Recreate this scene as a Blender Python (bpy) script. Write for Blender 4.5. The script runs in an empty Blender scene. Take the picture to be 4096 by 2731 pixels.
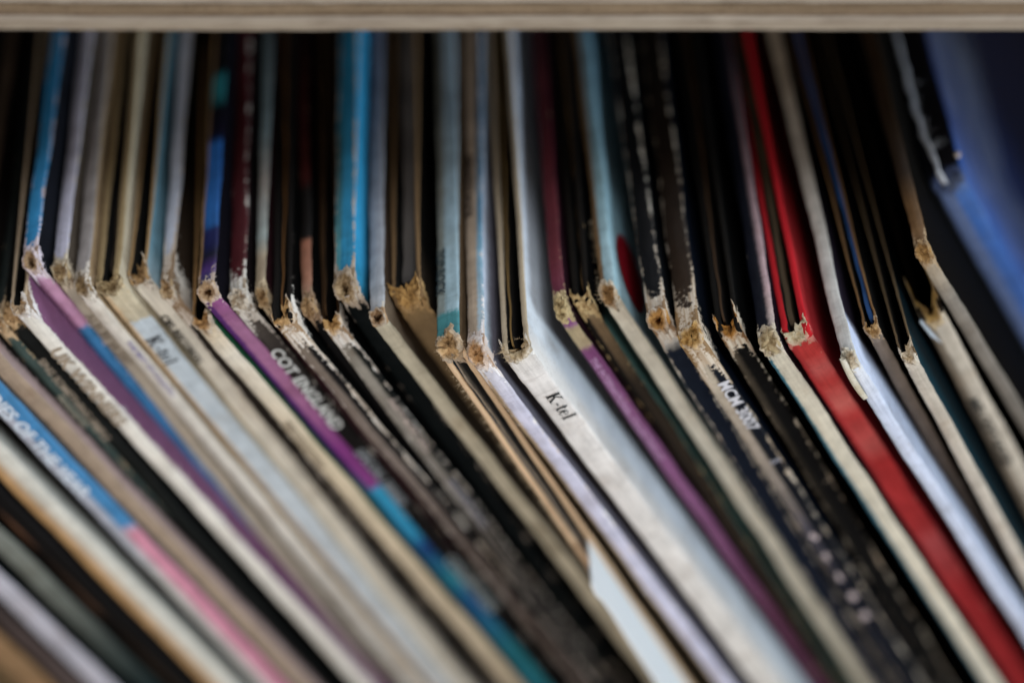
import bpy, math, random
import numpy as np
from mathutils import Vector, Matrix, noise as mnoise

random.seed(7)
rng = np.random.default_rng(11)
scene = bpy.context.scene
COL = scene.collection
MM = 0.001

# ------------------------------------------------------------------ camera
PITCH = math.radians(45)
FWD = Vector((0, math.cos(PITCH), -math.sin(PITCH)))
cam_d = bpy.data.cameras.new("camera")
cam = bpy.data.objects.new("camera", cam_d)
COL.objects.link(cam)
cam.location = Vector((0, 0, 0.285)) - FWD * 0.342
cam.rotation_euler = (math.radians(45), 0, 0)
cam_d.sensor_width = 36
cam_d.lens = 90.26
cam_d.clip_start = 0.01
cam_d.clip_end = 50
cam_d.dof.use_dof = True
cam_d.dof.focus_distance = 0.3425
cam_d.dof.aperture_fstop = 5.0
cam_d.dof.aperture_blades = 9
scene.camera = cam

# ------------------------------------------------------------------ world, lamps, exposure
world = bpy.data.worlds.new("World")
scene.world = world
world.use_nodes = True
bg = world.node_tree.nodes["Background"]
bg.inputs[0].default_value = (0.55, 0.72, 1.0, 1)
bg.inputs[1].default_value = 0.018


def area(name, loc, target, size, size_y, power, color):
    l = bpy.data.lights.new(name, 'AREA')
    l.shape = 'RECTANGLE'
    l.size, l.size_y, l.energy, l.color = size, size_y, power, color
    o = bpy.data.objects.new(name, l)
    COL.objects.link(o)
    o.location = loc
    o.rotation_euler = (Vector(target) - Vector(loc)).to_track_quat('-Z', 'Y').to_euler()
    return o


area("front_lamp", (-0.12, -0.92, 0.46), (0, 0, 0.26), 0.5, 0.28, 6.4, (1.0, 0.975, 0.95))
area("side_lamp", (0.88, -0.46, 0.46), (0, 0, 0.25), 0.5, 0.32, 8.4, (0.80, 0.91, 1.0))
area("added_overhead_lamp", (0.22, 0.56, 1.08), (0, 0, 0.28), 0.6, 0.5, 8.2, (0.88, 0.94, 1.0))  # added lamp behind the shelf; the board's shadow grades the sleeve tops
scene.view_settings.view_transform = 'Standard'
scene.view_settings.look = 'None'
scene.view_settings.exposure = 0.0
scene.view_settings.gamma = 1.0
scene.render.engine = 'CYCLES'
scene.cycles.use_denoising = True
scene.cycles.max_bounces = 6


# ------------------------------------------------------------------ helpers
def lin(h):
    h = h.lstrip('#')
    v = [int(h[i:i + 2], 16) / 255 for i in (0, 2, 4)]
    return tuple((c / 12.92 if c <= 0.04045 else ((c + 0.055) / 1.055) ** 2.4) for c in v) + (1,)


class NT:
    """a small node-tree writer"""

    def __init__(self, name):
        self.m = bpy.data.materials.new(name)
        self.m.use_nodes = True
        self.t = self.m.node_tree
        self.t.nodes.clear()
        self.out = self.n('ShaderNodeOutputMaterial')

    def n(self, typ, **kw):
        nd = self.t.nodes.new(typ)
        for k, v in kw.items():
            setattr(nd, k, v)
        return nd

    def put(self, sock, v):
        if v is None:
            return
        if hasattr(v, 'is_linked'):
            self.t.links.new(v, sock)
        else:
            sock.default_value = v

    def math(self, op, a, b=None, c=None, clamp=False):
        nd = self.n('ShaderNodeMath', operation=op, use_clamp=clamp)
        for i, v in enumerate((a, b, c)):
            self.put(nd.inputs[i], v)
        return nd.outputs[0]

    def noise(self, vec, scale, detail=4, rough=0.6, vscale=None, off=(0, 0, 0)):
        mp = self.n('ShaderNodeMapping')
        self.put(mp.inputs['Vector'], vec)
        mp.inputs['Scale'].default_value = vscale or (1, 1, 1)
        mp.inputs['Location'].default_value = off
        nd = self.n('ShaderNodeTexNoise')
        self.put(nd.inputs['Vector'], mp.outputs[0])
        nd.inputs['Scale'].default_value = scale
        nd.inputs['Detail'].default_value = detail
        nd.inputs['Roughness'].default_value = rough
        return nd.outputs[0]

    def step(self, v, lo, hi, a=0.0, b=1.0):
        nd = self.n('ShaderNodeMapRange', interpolation_type='SMOOTHSTEP')
        self.put(nd.inputs[0], v)
        nd.inputs[1].default_value, nd.inputs[2].default_value = lo, hi
        nd.inputs[3].default_value, nd.inputs[4].default_value = a, b
        return nd.outputs[0]

    def mix(self, f, a, b, blend='MIX'):
        nd = self.n('ShaderNodeMix', data_type='RGBA', blend_type=blend)
        self.put(nd.inputs[0], f)
        self.put(nd.inputs[6], a)
        self.put(nd.inputs[7], b)
        return nd.outputs[2]

    def ramp(self, f, stops):
        nd = self.n('ShaderNodeValToRGB')
        r = nd.color_ramp
        while len(r.elements) > 1:
            r.elements.remove(r.elements[-1])
        r.elements[0].position, r.elements[0].color = stops[0]
        for p, c in stops[1:]:
            e = r.elements.new(p)
            e.color = c
        self.put(nd.inputs[0], f)
        return nd.outputs[0]

    def finish(self, col, rough=0.6, spec=0.3, height=None, dist=0.00008, strength=0.6, **kw):
        b = self.n('ShaderNodeBsdfPrincipled')
        self.put(b.inputs['Base Color'], col)
        self.put(b.inputs['Roughness'], rough)
        b.inputs['Specular IOR Level'].default_value = spec
        for k, v in kw.items():
            b.inputs[k].default_value = v
        if height is not None:
            bp = self.n('ShaderNodeBump')
            bp.inputs['Strength'].default_value = strength
            bp.inputs['Distance'].default_value = dist
            self.put(bp.inputs['Height'], height)
            self.t.links.new(bp.outputs[0], b.inputs['Normal'])
        self.t.links.new(b.outputs[0], self.out.inputs[0])
        return self.m

    def mm(self):
        tc = self.n('ShaderNodeTexCoord')
        v = self.n('ShaderNodeVectorMath', operation='SCALE')
        self.put(v.inputs[0], tc.outputs['Object'])
        v.inputs[3].default_value = 1000
        return v.outputs[0]


def ink(h):
    """printed colours, made a little greyer and darker"""
    r, g, b, _ = lin(h)
    y = 0.3 * r + 0.55 * g + 0.15 * b
    k = 0.12
    return tuple((c * (1 - k) + y * k) * 0.95 for c in (r, g, b)) + (1,)


def stops_of(c):
    """'hex' or [(mm, 'hex'), ...] -> ramp stops over 120 mm"""
    if isinstance(c, str):
        return [(0.0, ink(c))]
    return [(min(1.0, p / 120), ink(h)) for p, h in c]


SEED = [0]


def paper(name, stops, axis='z', split=None, wear=0.5, corner=5.0, wearcol='d8cdbd', raw='9c7a55',
          rough=0.55, mottle=0.25, speck=0.0, wearfold=1.0, lower=None, spec=0.16):
    """printed card: colour runs along the edge, chips white at folds, brown board near the corner"""
    SEED[0] += 1
    off = (SEED[0] * 37.1, SEED[0] * 11.3, SEED[0] * 5.7)
    t = NT(name)
    v = t.mm()
    sp = t.n('ShaderNodeSeparateXYZ')
    t.put(sp.inputs[0], v)
    x, y, z = sp.outputs
    n1 = t.noise(v, 0.32, 5, 0.62, off=off)
    n2 = t.noise(v, 1.7, 5, 0.68, off=off)
    n3 = t.noise(v, 1.0, 3, 0.6, vscale=(2.4, 0.12, 0.12) if axis != 'f' else (1, .3, .3), off=off)
    if axis == 'z':
        p = t.math('MULTIPLY', z, -1 / 120)
    else:
        p = t.math('MULTIPLY', y, 1 / 120)
    p = t.math('ADD', p, t.math('MULTIPLY', t.math('SUBTRACT', n2, 0.5), 0.016))
    st = stops_of(stops)
    col = t.ramp(p, st) if len(st) > 1 else st[0][1]
    if split:
        x0, c2, soft = split
        s2 = stops_of(c2)
        cb = t.ramp(p, s2) if len(s2) > 1 else s2[0][1]
        f = t.step(t.math('ADD', x, t.math('MULTIPLY', t.math('SUBTRACT', n2, 0.5), 0.6)), x0 - soft, x0 + soft)
        col = t.mix(f, cb, col)          # left of x0: c2
    if lower:
        z0, c3, soft = lower
        f = t.step(t.math('ADD', t.math('MULTIPLY', z, -1), t.math('MULTIPLY', n1, 2.0)), z0 - soft, z0 + soft)
        col = t.mix(f, col, ink(c3))
    # ink mottling
    tone = t.math('ADD', t.math('MULTIPLY', n1, 0.6), t.math('MULTIPLY', n3, 0.4))
    tone = t.step(tone, 0.3, 0.7, 1.0 - mottle, 1.0 + mottle * 0.35)
    cv = t.n('ShaderNodeCombineColor')
    for i in range(3):
        t.put(cv.inputs[i], tone)
    col = t.mix(1.0, col, cv.outputs[0], 'MULTIPLY')
    # grime
    n4 = t.noise(v, 0.16, 4, 0.7, off=(off[1], off[2], off[0]))
    col = t.mix(t.step(n4, 0.5, 0.75, 0.0, 0.28), col, t.mix(1.0, col, lin('b99a78'), 'MULTIPLY'))
    # creases across the edge and small dark scuffs
    n6 = t.noise(v, 1.0, 3, 0.7, vscale=(.2, 1.5, 1.5), off=off)
    col = t.mix(t.step(n6, 0.56, 0.66, 0, 0.16), col, t.mix(1.0, col, lin('8a7c70'), 'MULTIPLY'))
    n7 = t.noise(v, 1.0, 4, 0.7, vscale=(.8, 1.1, .45), off=(off[2], off[0], off[1]))
    col = t.mix(t.step(n7, 0.66, 0.72, 0, 0.35), col, t.mix(1.0, col, lin('7d726a'), 'MULTIPLY'))
    # wear
    at = t.n('ShaderNodeAttribute', attribute_name='fold')
    ln = t.math('SQRT', t.math('ADD', t.math('MULTIPLY', y, y), t.math('MULTIPLY', z, z)))
    cr = t.step(ln, 0.0, max(0.5, corner * 1.6), 1.0, 0.0)
    m = t.math('ADD', t.math('MULTIPLY', n2, 0.55), t.math('MULTIPLY', n1, 0.45))
    m = t.math('ADD', m, t.math('MULTIPLY', at.outputs['Fac'], 0.26 * wear * wearfold))
    m = t.math('ADD', m, t.math('MULTIPLY', cr, 0.34 * (0.4 + wear)))
    m = t.math('ADD', m, speck)
    wm = t.step(m, 0.74, 0.79)
    wc = t.mix(t.step(n3, 0.35, 0.65), lin(wearcol), t.mix(0.55, lin(wearcol), lin(raw)))
    col = t.mix(wm, col, wc)
    col = t.mix(t.step(m, 0.92, 1.0, 0, 0.85), col, t.mix(n2, lin(raw), t.mix(0.5, lin(raw), lin('4a3522'))))
    fine = t.noise(v, 7.0, 3, 0.7, off=off)
    h = t.math('ADD', t.math('MULTIPLY', n2, 0.5), t.math('MULTIPLY', fine, 0.35))
    h = t.math('SUBTRACT', h, t.math('MULTIPLY', wm, 0.5))
    rg = t.math('ADD', rough, t.math('MULTIPLY', wm, 0.3), clamp=True)
    return t.finish(col, rg, spec, h)


def board_mat(name, a, b, dark='4a3522', scale=1.6, dark_amt=0.5, pale='ddd2c2'):
    """raw fibrous card"""
    SEED[0] += 1
    off = (SEED[0] * 17.1, SEED[0] * 31.3, SEED[0] * 3.7)
    t = NT(name)
    v = t.mm()
    n1 = t.noise(v, scale * 0.5, 5, 0.65, off=off)
    n2 = t.noise(v, scale * 2.2, 6, 0.75, off=off)
    col = t.mix(t.step(n1, 0.38, 0.62), lin(a), lin(b))
    col = t.mix(t.step(n2, 0.52, 0.72, 0, dark_amt), col, lin(dark))
    at = t.n('ShaderNodeAttribute', attribute_name='fold')
    col = t.mix(t.math('MULTIPLY', at.outputs['Fac'], t.step(n2, 0.3, 0.55, 0.35, 1.0)), col, lin(pale))
    n3 = t.noise(v, 8, 3, 0.8, vscale=(1, .4, .4), off=off)
    h = t.math('ADD', n2, t.math('MULTIPLY', n3, 0.5))
    return t.finish(col, 0.9, 0.12, h, dist=0.00015, strength=0.8)


def plain(name, c, rough=0.7, c2=None, scale=1.0):
    t = NT(name)
    if c2 is None:
        c2 = c
    v = t.mm()
    n = t.noise(v, scale, 4, 0.65)
    col = t.mix(t.step(n, 0.35, 0.65), lin(c), lin(c2))
    return t.finish(col, rough, 0.25, n, dist=0.00004, strength=0.4)


CACHE = {}


def cached(fn, *a, **k):
    key = (fn.__name__, a, tuple(sorted(k.items())))
    if key not in CACHE:
        CACHE[key] = fn(*a, **k)
    return CACHE[key]


def mesh_obj(name, verts, faces, mats, parent=None, fold=None, midx=None, smooth=True, loc=(0, 0, 0)):
    me = bpy.data.meshes.new(name)
    me.from_pydata([tuple(map(float, q)) for q in np.asarray(verts) * MM], [], [tuple(int(i) for i in f) for f in faces])
    for m in (mats if isinstance(mats, (list, tuple)) else [mats]):
        me.materials.append(m)
    if midx is not None:
        me.polygons.foreach_set('material_index', np.asarray(midx, dtype=np.int32))
    if fold is not None:
        a = me.attributes.new('fold', 'FLOAT', 'POINT')
        a.data.foreach_set('value', np.asarray(fold, dtype=np.float32))
    if smooth:
        me.polygons.foreach_set('use_smooth', np.ones(len(me.polygons), dtype=bool))
    me.update()
    o = bpy.data.objects.new(name, me)
    COL.objects.link(o)
    if parent:
        o.parent = parent
    o.location = Vector(loc)
    return o


def vnoise(P, scale, seed=0.0):
    """smooth vector noise, one row per point, about -1..1"""
    out = np.empty((len(P), 3))
    for i, p in enumerate(P):
        out[i] = mnoise.noise_vector((p[0] * scale + seed, p[1] * scale + seed * 1.7, p[2] * scale - seed))
    return out


def tag(o, label=None, cat=None, group=None, kind=None):
    for k, val in (('label', label), ('category', cat), ('group', group), ('kind', kind)):
        if val:
            o[k] = val
    return o


# ------------------------------------------------------------------ the shelf of plywood
shelf = bpy.data.objects.new("shelf", None)
COL.objects.link(shelf)
tag(shelf, "plywood shelf whose layered board edge runs above the row of records", "shelf")


def wood(name, a, b, dark, grain=1.0, rough=0.75):
    SEED[0] += 1
    off = (SEED[0] * 7.1, SEED[0] * 3.3, SEED[0] * 5.7)
    t = NT(name)
    v = t.mm()
    n1 = t.noise(v, 0.5, 5, 0.65, vscale=(0.12, 1.2, 2.2), off=off)
    n2 = t.noise(v, 1.4, 5, 0.7, vscale=(0.35 * grain, 2, 2.4), off=off)
    n3 = t.noise(v, 0.05, 3, 0.6, vscale=(1, .3, .3), off=off)
    col = t.mix(t.step(n1, 0.35, 0.65), lin(a), lin(b))
    n5 = t.noise(v, 1.0, 3, 0.7, vscale=(.02, .5, 7.0), off=off)
    col = t.mix(t.step(n5, 0.45, 0.7, 0, 0.55), col, lin(dark))
    col = t.mix(t.math('MULTIPLY', t.step(n2, 0.5, 0.72), t.step(n3, 0.35, 0.62, 0.25, 1.0)), col, lin(dark))
    return t.finish(col, rough, 0.2, t.math('ADD', n1, n2), dist=0.0002, strength=0.7)


def sheet_box(x0, x1, y0, y1, z0, z1, nx=1, wob=0.0, sag=0.0, seed=0.0):
    """a board: front edge (y0) wavy by wob, middle lower by sag"""
    xs = np.linspace(x0, x1, nx + 1)
    V, F = [], []
    for xx in xs:
        s = -sag * max(0.0, 1 - (xx / 90.0) ** 2) + 0.12 * math.sin(xx * 0.05 + 1)
        f = y0 + wob * mnoise.noise((xx * 0.35, seed, 0)) + wob * 0.7 * mnoise.noise((xx * 1.3, seed, 3))
        f2 = y0 + wob * mnoise.noise((xx * 0.35, seed + 9, 0))
        V += [(xx, f, z0 + s), (xx, y1, z0 + s), (xx, y1, z1 + s), (xx, f2, z1 + s)]
    for i in range(nx):
        a, b = i * 4, i * 4 + 4
        for k in range(4):
            k2 = (k + 1) % 4
            F.append((a + k, b + k, b + k2, a + k2))
    F += [(0, 1, 2, 3), tuple(nx * 4 + k for k in (3, 2, 1, 0))]
    return V, F


ply_light = wood("ply_long_grain", '968776', 'a89a88', '6e5c4a', 0.5)
ply_pale = wood("ply_pale_grain", 'a09282', 'b0a393', '75655a', 0.4)
ply_dark = wood("ply_end_grain", '7d6a54', '8d7860', '463324', 3.0)
glue = plain("ply_glue_line", '5b4534', 0.8, '4a3a2e', 0.6)
PY, PZ = 46.7, 301.0
zz = PZ
for i, (th, m) in enumerate(((1.55, ply_light), (0.95, ply_pale), (0.28, glue), (1.7, ply_dark), (0.22, glue), (1.5, ply_pale), (1.0, ply_light), (2.4, ply_dark), (2.4, ply_light), (2.4, ply_dark), (2.4, ply_pale))):
    V, F = sheet_box(-330, 330, PY + (0.12 if m is glue else 0.0) + 0.03 * i, 330, zz, zz + th - 0.02, 220 if i < 7 else 40, 0.16, 0.42, i * 5.1)
    mesh_obj("glue_line" if m is glue else "ply_layer", V, F, m, shelf, smooth=False)
    zz += th
board = wood("shelf_board_wood", 'a8906e', 'b89e78', '7a6248')
for nm, bx in (("bottom_board", (-330, 330, -20, 330, -18, 0)), ("back_panel", (-330, 330, 331, 345, 0, 318)),
               ("side_panel", (-346, -331, 46, 345, -18, 318)), ("side_panel", (331, 346, 46, 345, -18, 318))):
    V, F = sheet_box(*bx)
    mesh_obj(nm, V, F, board, shelf, smooth=False)

# ------------------------------------------------------------------ record sleeves
def smooth01(t):
    t = np.clip(t, 0, 1)
    return t * t * (3 - 2 * t)


KF = [1.0, 0.5, 0.24, 0.11, 0.055, 0.027, 0.013, 0.0055]       # how far in from the edge, as a share of the panel


def profile(h, L, mode, rw):
    """half cross-section: list of (x, inward mm, share toward the far corner)"""
    pts = []
    for k in KF:
        d = 310 * k
        pts.append((h + 0.35 * float(smooth01(d / 45)), 0.0, k))
    r = min(0.42 * h, 0.5)
    if mode == 'closed':
        for a in (0, 25, 48, 68, 90):
            a = math.radians(a)
            pts.append((h - r + r * math.cos(a), r - r * math.sin(a), 0))
        for j in range(1, 6):
            f = j / 5
            pts.append(((h - r) * (1 - f), -0.10 * math.sin(f * math.pi / 2), 0))
    else:
        q = rw
        r = 0
        for x, d in ((0, .7), (0, .3), (.1 * q, .08), (.28 * q, 0), (.72 * q, 0), (.9 * q, .08), (q, .3), (q, 2), (q, 7), (q, 16)):
            pts.append((h - x, d, 0))
    return pts


def build_cover(root, L, t, cfg, seed):
    h = t / 2
    R = cfg.get('R', 1.6)
    LY = 305.0
    top_open, spine_open = cfg.get('top') == 'open', cfg.get('spine_open', False)
    rw = cfg.get('rim', 0.45)
    d1 = np.concatenate([np.arange(0, 11, 0.42), np.arange(11, 30, 0.8), np.arange(30, 85, 1.6), np.arange(85, 130, 6), [170, 230, 305]])
    st = []
    for d in d1[::-1]:
        if R + d < LY:
            st.append((R + d, 0.0, 0, -1, 'top'))
    for a in np.linspace(8, 82, 9):
        a = math.radians(a)
        st.append((R - R * math.sin(a), -R + R * math.cos(a), math.sin(a), -math.cos(a), 'arc'))
    for d in d1:
        if R + d < L:
            st.append((0.0, -R - d, 1, 0, 'spine'))
    n = len(st)
    hole = cfg.get('hole', 1.5)
    modes = []
    for (y, z, ny, nz, leg) in st:
        dist = math.hypot(y, z)
        if leg == 'top':
            o = top_open or (dist < hole)
        elif leg == 'spine':
            o = spine_open or (dist < hole)
        else:
            o = hole > 0.3
        modes.append(o)
    pc, po = profile(h, L, 'closed', rw), profile(h, L, 'open', rw)
    m = len(pc)
    V = np.zeros((2, n, m, 3))
    fold = np.zeros((2, n, m))
    fc = [0] * 6 + [0.08, 0.4] + [0.75, 1, 1, 0.85, 0.5] + [0.3, 0.22, 0.2, 0.2, 0.2]
    fo = [0] * 6 + [0.08, 0.4] + [0.8, 1, 1, 1, 1, 1, 0.8, 0.2, 0, 0]
    for i, (y, z, ny, nz, leg) in enumerate(st):
        P = po if modes[i] else pc
        gap = 1.0
        for j, (x, d, k) in enumerate(P):
            yy, zz_ = y + ny * d, z + nz * d
            yy += (LY - yy) * k
            zz_ += (-L - zz_) * k
            for s in (0, 1):
                V[s, i, j] = ((x if s == 0 else -x), yy, zz_)
                fold[s, i, j] = fo[j] if modes[i] else fc[j]
    # handled edges: soft waves everywhere, crumpled near the corner
    flat = V.reshape(-1, 3)
    w = np.array([0, 0, 0, 0, .12, .25, .5, .8] + [1] * 10)
    W = np.tile(w, (2, n, 1)).reshape(-1)
    dist = np.hypot(flat[:, 1], flat[:, 2])
    amp = 0.10 + cfg.get('crumple', 0.3) * np.exp(-dist / 2.6)
    nz1 = vnoise(flat, 0.09, seed) * 0.22 + vnoise(flat, 0.6, seed + 5) * 0.6 * amp[:, None] + vnoise(flat, 1.7, seed + 9) * 0.4 * amp[:, None] * (dist < 45)[:, None]
    ok = (dist < 200)
    nz1 *= np.where(np.repeat(np.tile(np.array(modes)[None, :, None], (2, 1, m)).reshape(-1)[:, None], 3, 1) & (dist > 4)[:, None], .55, 1.0)
    flat += nz1 * W[:, None] * ok[:, None]
    # cover bulges round the disc; bow of the whole sheet
    V = flat.reshape(2, n, m, 3)
    groups = {'spine': [], 'top_edge': [], 'right': [], 'left': [], 'rim': [], 'lining': []}

    def vid(s, i, j):
        return (s * n + i) * m + j
    for s in (0, 1):
        for i in range(n - 1):
            leg = 'top' if (st[i][4] == 'top' or (st[i][4] == 'arc' and st[i][0] > -st[i][1])) else 'spine'
            both_open = modes[i] and modes[i + 1]
            trans = modes[i] != modes[i + 1]
            for j in range(m - 1):
                if trans and j > 12:
                    continue
                f = (vid(s, i, j), vid(s, i + 1, j), vid(s, i + 1, j + 1), vid(s, i, j + 1))
                if s == 0:
                    f = f[::-1]
                op = modes[i] or modes[i + 1]
                if j < 9:
                    groups['right' if s == 0 else 'left'].append(f)
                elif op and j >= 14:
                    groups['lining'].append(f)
                elif op:
                    groups['rim'].append(f)
                else:
                    groups['top_edge' if leg == 'top' else 'spine'].append(f)
    allv = V.reshape(-1, 3)
    allf = fold.reshape(-1)
    names = {'spine': 'spine', 'top_edge': 'top_edge', 'right': 'cover_panel', 'left': 'cover_panel', 'rim': 'board_rim', 'lining': 'lining'}
    for g, fs in groups.items():
        if not fs:
            continue
        fa = np.array(fs)
        used, inv = np.unique(fa, return_inverse=True)
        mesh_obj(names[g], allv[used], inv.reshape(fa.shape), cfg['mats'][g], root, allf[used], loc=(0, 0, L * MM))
    return h, R


def corner_frame(R):
    c = R * (1 - math.sqrt(0.5))
    return np.array([0, c, -c]), np.array([1.0, 0, 0]), np.array([0, .7071, .7071]), np.array([0, -.7071, .7071])


def build_collar(root, L, h, R, cfg, seed):
    """torn board at the corner: a crumpled, uneven lip round a small dark slit; in open sleeves it stands up at the sides"""
    c0, X, Mx, O = corner_frame(R)
    hx = h * cfg.get('cx', 0.97)
    hm = cfg.get('cm', 1.7)
    lift = cfg.get('lift', 0.26)
    lobeL, lobeR = cfg.get('lobes', (0.0, 0.0))
    closed = cfg.get('top') != 'open'
    inner = cfg.get('inner', 0.36)
    ang = cfg.get('slit', math.sin(seed * 5.3) * 0.8 + 0.5)
    sq = cfg.get('squeeze', 0.5)
    nth = 72
    layers = [(1.02, -1.0), (1.12, -0.25), (1.08, 0.12), (1.0, 0.55), (0.92, 0.9), (0.82, 1.0), (0.72, 0.7), (0.60, 0.25), (0.5, -0.2), (inner, -0.8), (inner * .75, -2.0), (inner * .4, -3.4)]
    crushed = cfg.get('crushed', True)
    if crushed:      # folded in on itself, no open hole
        layers = layers[:8] + [(0.46, 0.35), (0.32, -0.1), (0.18, 0.15), (0.05, -0.15)]
        sq = 0.72
    V, A = [], []
    for li, (rho, hg) in enumerate(layers):
        t_in = max(0.0, (0.8 - rho) / 0.8)
        for q in range(nth):
            th = 2 * math.pi * q / nth
            cs, sn = math.cos(th), math.sin(th)
            n_lo = mnoise.noise((cs * 1.3 + seed, sn * 1.3, li * 0.25))
            n_hi = mnoise.noise((cs * 4.2 + seed, sn * 4.2, li * 0.45))
            tong = 1 + (0.42 * mnoise.noise((cs * 1.9 + seed * 3, sn * 1.9, 1.5)) + 0.13 * mnoise.noise((cs * 7 + seed, sn * 7, 3.3))) * (1 if rho > .95 else .45)
            x = hx * cs * min(rho, 1.04) * (1 + 0.12 * n_lo * t_in + 0.05 * n_hi)
            m_ = hm * sn * rho * tong * (1 + 0.22 * n_lo + 0.12 * n_hi)
            # squeeze the mouth into a slanting slit
            if t_in > 0:
                ca, sa = math.cos(ang), math.sin(ang)
                u, w_ = x * ca + m_ * sa, -x * sa + m_ * ca
                w_ *= 1 - sq * t_in ** .6
                u += .25 * n_lo * t_in
                x, m_ = u * ca - w_ * sa, u * sa + w_ * ca
            side = abs(cs) ** 1.6 * (1 if sn > -0.35 else max(0.0, 1 + (sn + .35) * 3))
            lob = (lobeR if cs > 0 else lobeL) * side * (1 + 0.35 * n_hi)
            if not closed and lob > 0:
                x = math.copysign(max(abs(x), hx * (0.72 + .3 * min(1, rho))) if side > .3 and rho > .45 else abs(x), x)
            rim = 0.55 + 0.75 * n_lo + 0.55 * mnoise.noise((cs * 6 + seed, sn * 6, 9))
            hgt = hg * lift * (0.5 + max(-.3, rim)) if hg > 0 else hg * 0.55
            drop = min(m_ * m_ / (2 * (R + 0.4)), abs(m_) * 0.72)
            up = lob * max(0.0, min(1.0, (hg + .6))) if hg > -0.5 else 0
            p = c0 + X * x + Mx * (m_ + up * .8) + O * (hgt - drop - up * .12 - 0.05)
            if 1 <= li <= 9:
                p = p + np.array(mnoise.noise_vector(Vector(p) * 1.6 + Vector((seed, 0, 0)))) * (0.42 if crushed else 0.22)
                p = p + np.array(mnoise.noise_vector(Vector(p) * 4.5 + Vector((seed, 3, 0)))) * 0.16
            if abs(p[0]) > h + .12:
                p[0] = math.copysign(h + .12, p[0])
            V.append(p)
            A.append(max(0.0, min(1.0, (rho - 0.72) / 0.25)) * (0.55 + 0.5 * n_lo) if rho > .7 else 0.0)
    F = []
    for li in range(len(layers) - 1):
        for q in range(nth):
            q2 = (q + 1) % nth
            th = 2 * math.pi * (q + .5) / nth
            if not closed and math.sin(th) > 0.25 and abs(math.cos(th)) < 0.74:
                continue
            F.append((li * nth + q, li * nth + q2, (li + 1) * nth + q2, (li + 1) * nth + q))
    return mesh_obj('torn_corner', V, F, cfg['mats']['collar'], root, A, loc=(0, 0, L * MM))


def build_fibres(root, L, pts, dirs, count, mat, seed, length=(0.3, 1.0), width=0.035):
    """loose paper hairs"""
    r = random.Random(seed)
    V, F = [], []
    for _ in range(count):
        k = r.randrange(len(pts))
        p = np.array(pts[k]) + np.array([r.gauss(0, .06) for _ in range(3)])
        d = np.array(dirs[k]) + np.array([r.gauss(0, .6) for _ in range(3)])
        d /= np.linalg.norm(d) + 1e-6
        curl = np.array([r.gauss(0, .5) for _ in range(3)])
        ln = r.uniform(*length)
        side = np.cross(d, (0.0, 0.7, -0.7))
        side /= np.linalg.norm(side) + 1e-6
        b = len(V)
        for s in range(4):
            u = s / 3
            q = p + d * ln * u + curl * ln * u * u * 0.5
            ww = width * (1 - 0.75 * u)
            V += [q - side * ww / 2, q + side * ww / 2]
        for s in range(3):
            F.append((b + 2 * s, b + 2 * s + 1, b + 2 * s + 3, b + 2 * s + 2))
    return tag(mesh_obj('frayed_fibres', V, F, mat, root, loc=(0, 0, L * MM)), kind='stuff')


# ------------------------------------------------------------------ lettering
def text_tris(s, size, spacing=1.0):
    cu = bpy.data.curves.new("lettering_curve", 'FONT')
    cu.body = s
    cu.size = size
    cu.space_character = spacing
    cu.offset = 0.022 * size
    cu.resolution_u = 3
    o = bpy.data.objects.new("lettering_curve", cu)
    COL.objects.link(o)
    bpy.context.view_layer.update()
    me = bpy.data.meshes.new_from_object(o.evaluated_get(bpy.context.evaluated_depsgraph_get()))
    v = [(q.co.x, q.co.y) for q in me.vertices]
    f = [tuple(p.vertices) for p in me.polygons]
    bpy.data.objects.remove(o)
    bpy.data.curves.remove(cu)
    bpy.data.meshes.remove(me)
    return v, f


def serif_ktel(size, slim=1.0):
    """K - t e l drawn stroke by stroke with slab serifs"""
    V, F = [], []

    def poly(pts):
        b = len(V)
        V.extend(pts)
        F.append(tuple(range(b, b + len(pts))))

    def bar(x0, y0, x1, y1):
        poly([(x0, y0), (x1, y0), (x1, y1), (x0, y1)])

    def stroke(x0, y0, x1, y1, w):
        poly([(x0 - w / 2, y0), (x0 + w / 2, y0), (x1 + w / 2, y1), (x1 - w / 2, y1)])
    w = 0.15 * slim
    # K
    bar(.10, .05, .10 + w, .95); bar(0, 0, .36, .055); bar(0, .945, .36, 1)
    stroke(.22, .40, .62, .95, .09 * slim); stroke(.66, .05, .36, .56, .17 * slim)
    bar(.46, .945, .80, 1); bar(.52, 0, .88, .055)
    # hyphen
    bar(.98, .30, 1.26, .40)
    # t
    x = 1.38
    bar(x + .10, .10, x + .10 + w * .85, .86); bar(x, .60, x + .38, .665)
    stroke(x + .20, .02, x + .15, .16, .12); bar(x + .16, .0, x + .34, .07); stroke(x + .335, .02, x + .37, .16, .05)
    # e
    x, cx, cy, rx, ry = 1.85, 2.09, .33, .25, .34
    for k in range(20):
        a0, a1 = math.radians(8 + k * 16.2), math.radians(8 + (k + 1) * 16.2)
        tk = [0.055 + 0.10 * max(0, -math.cos(a)) for a in (a0, a1)]
        poly([(cx + rx * math.cos(a0), cy + ry * math.sin(a0)), (cx + rx * math.cos(a1), cy + ry * math.sin(a1)),
              (cx + (rx - tk[1]) * math.cos(a1), cy + (ry - tk[1] * .8) * math.sin(a1)), (cx + (rx - tk[0]) * math.cos(a0), cy + (ry - tk[0] * .8) * math.sin(a0))])
    bar(cx - rx + .08, .34, cx + rx - .02, .40)
    # l
    x = 2.46
    bar(x + .09, .05, x + .09 + w * .9, .98); bar(x, 0, x + .33, .055); stroke(x + .06, .93, x + .16, 1.03, .14)
    return [(p[0] * size, p[1] * size) for p in V], F


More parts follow.
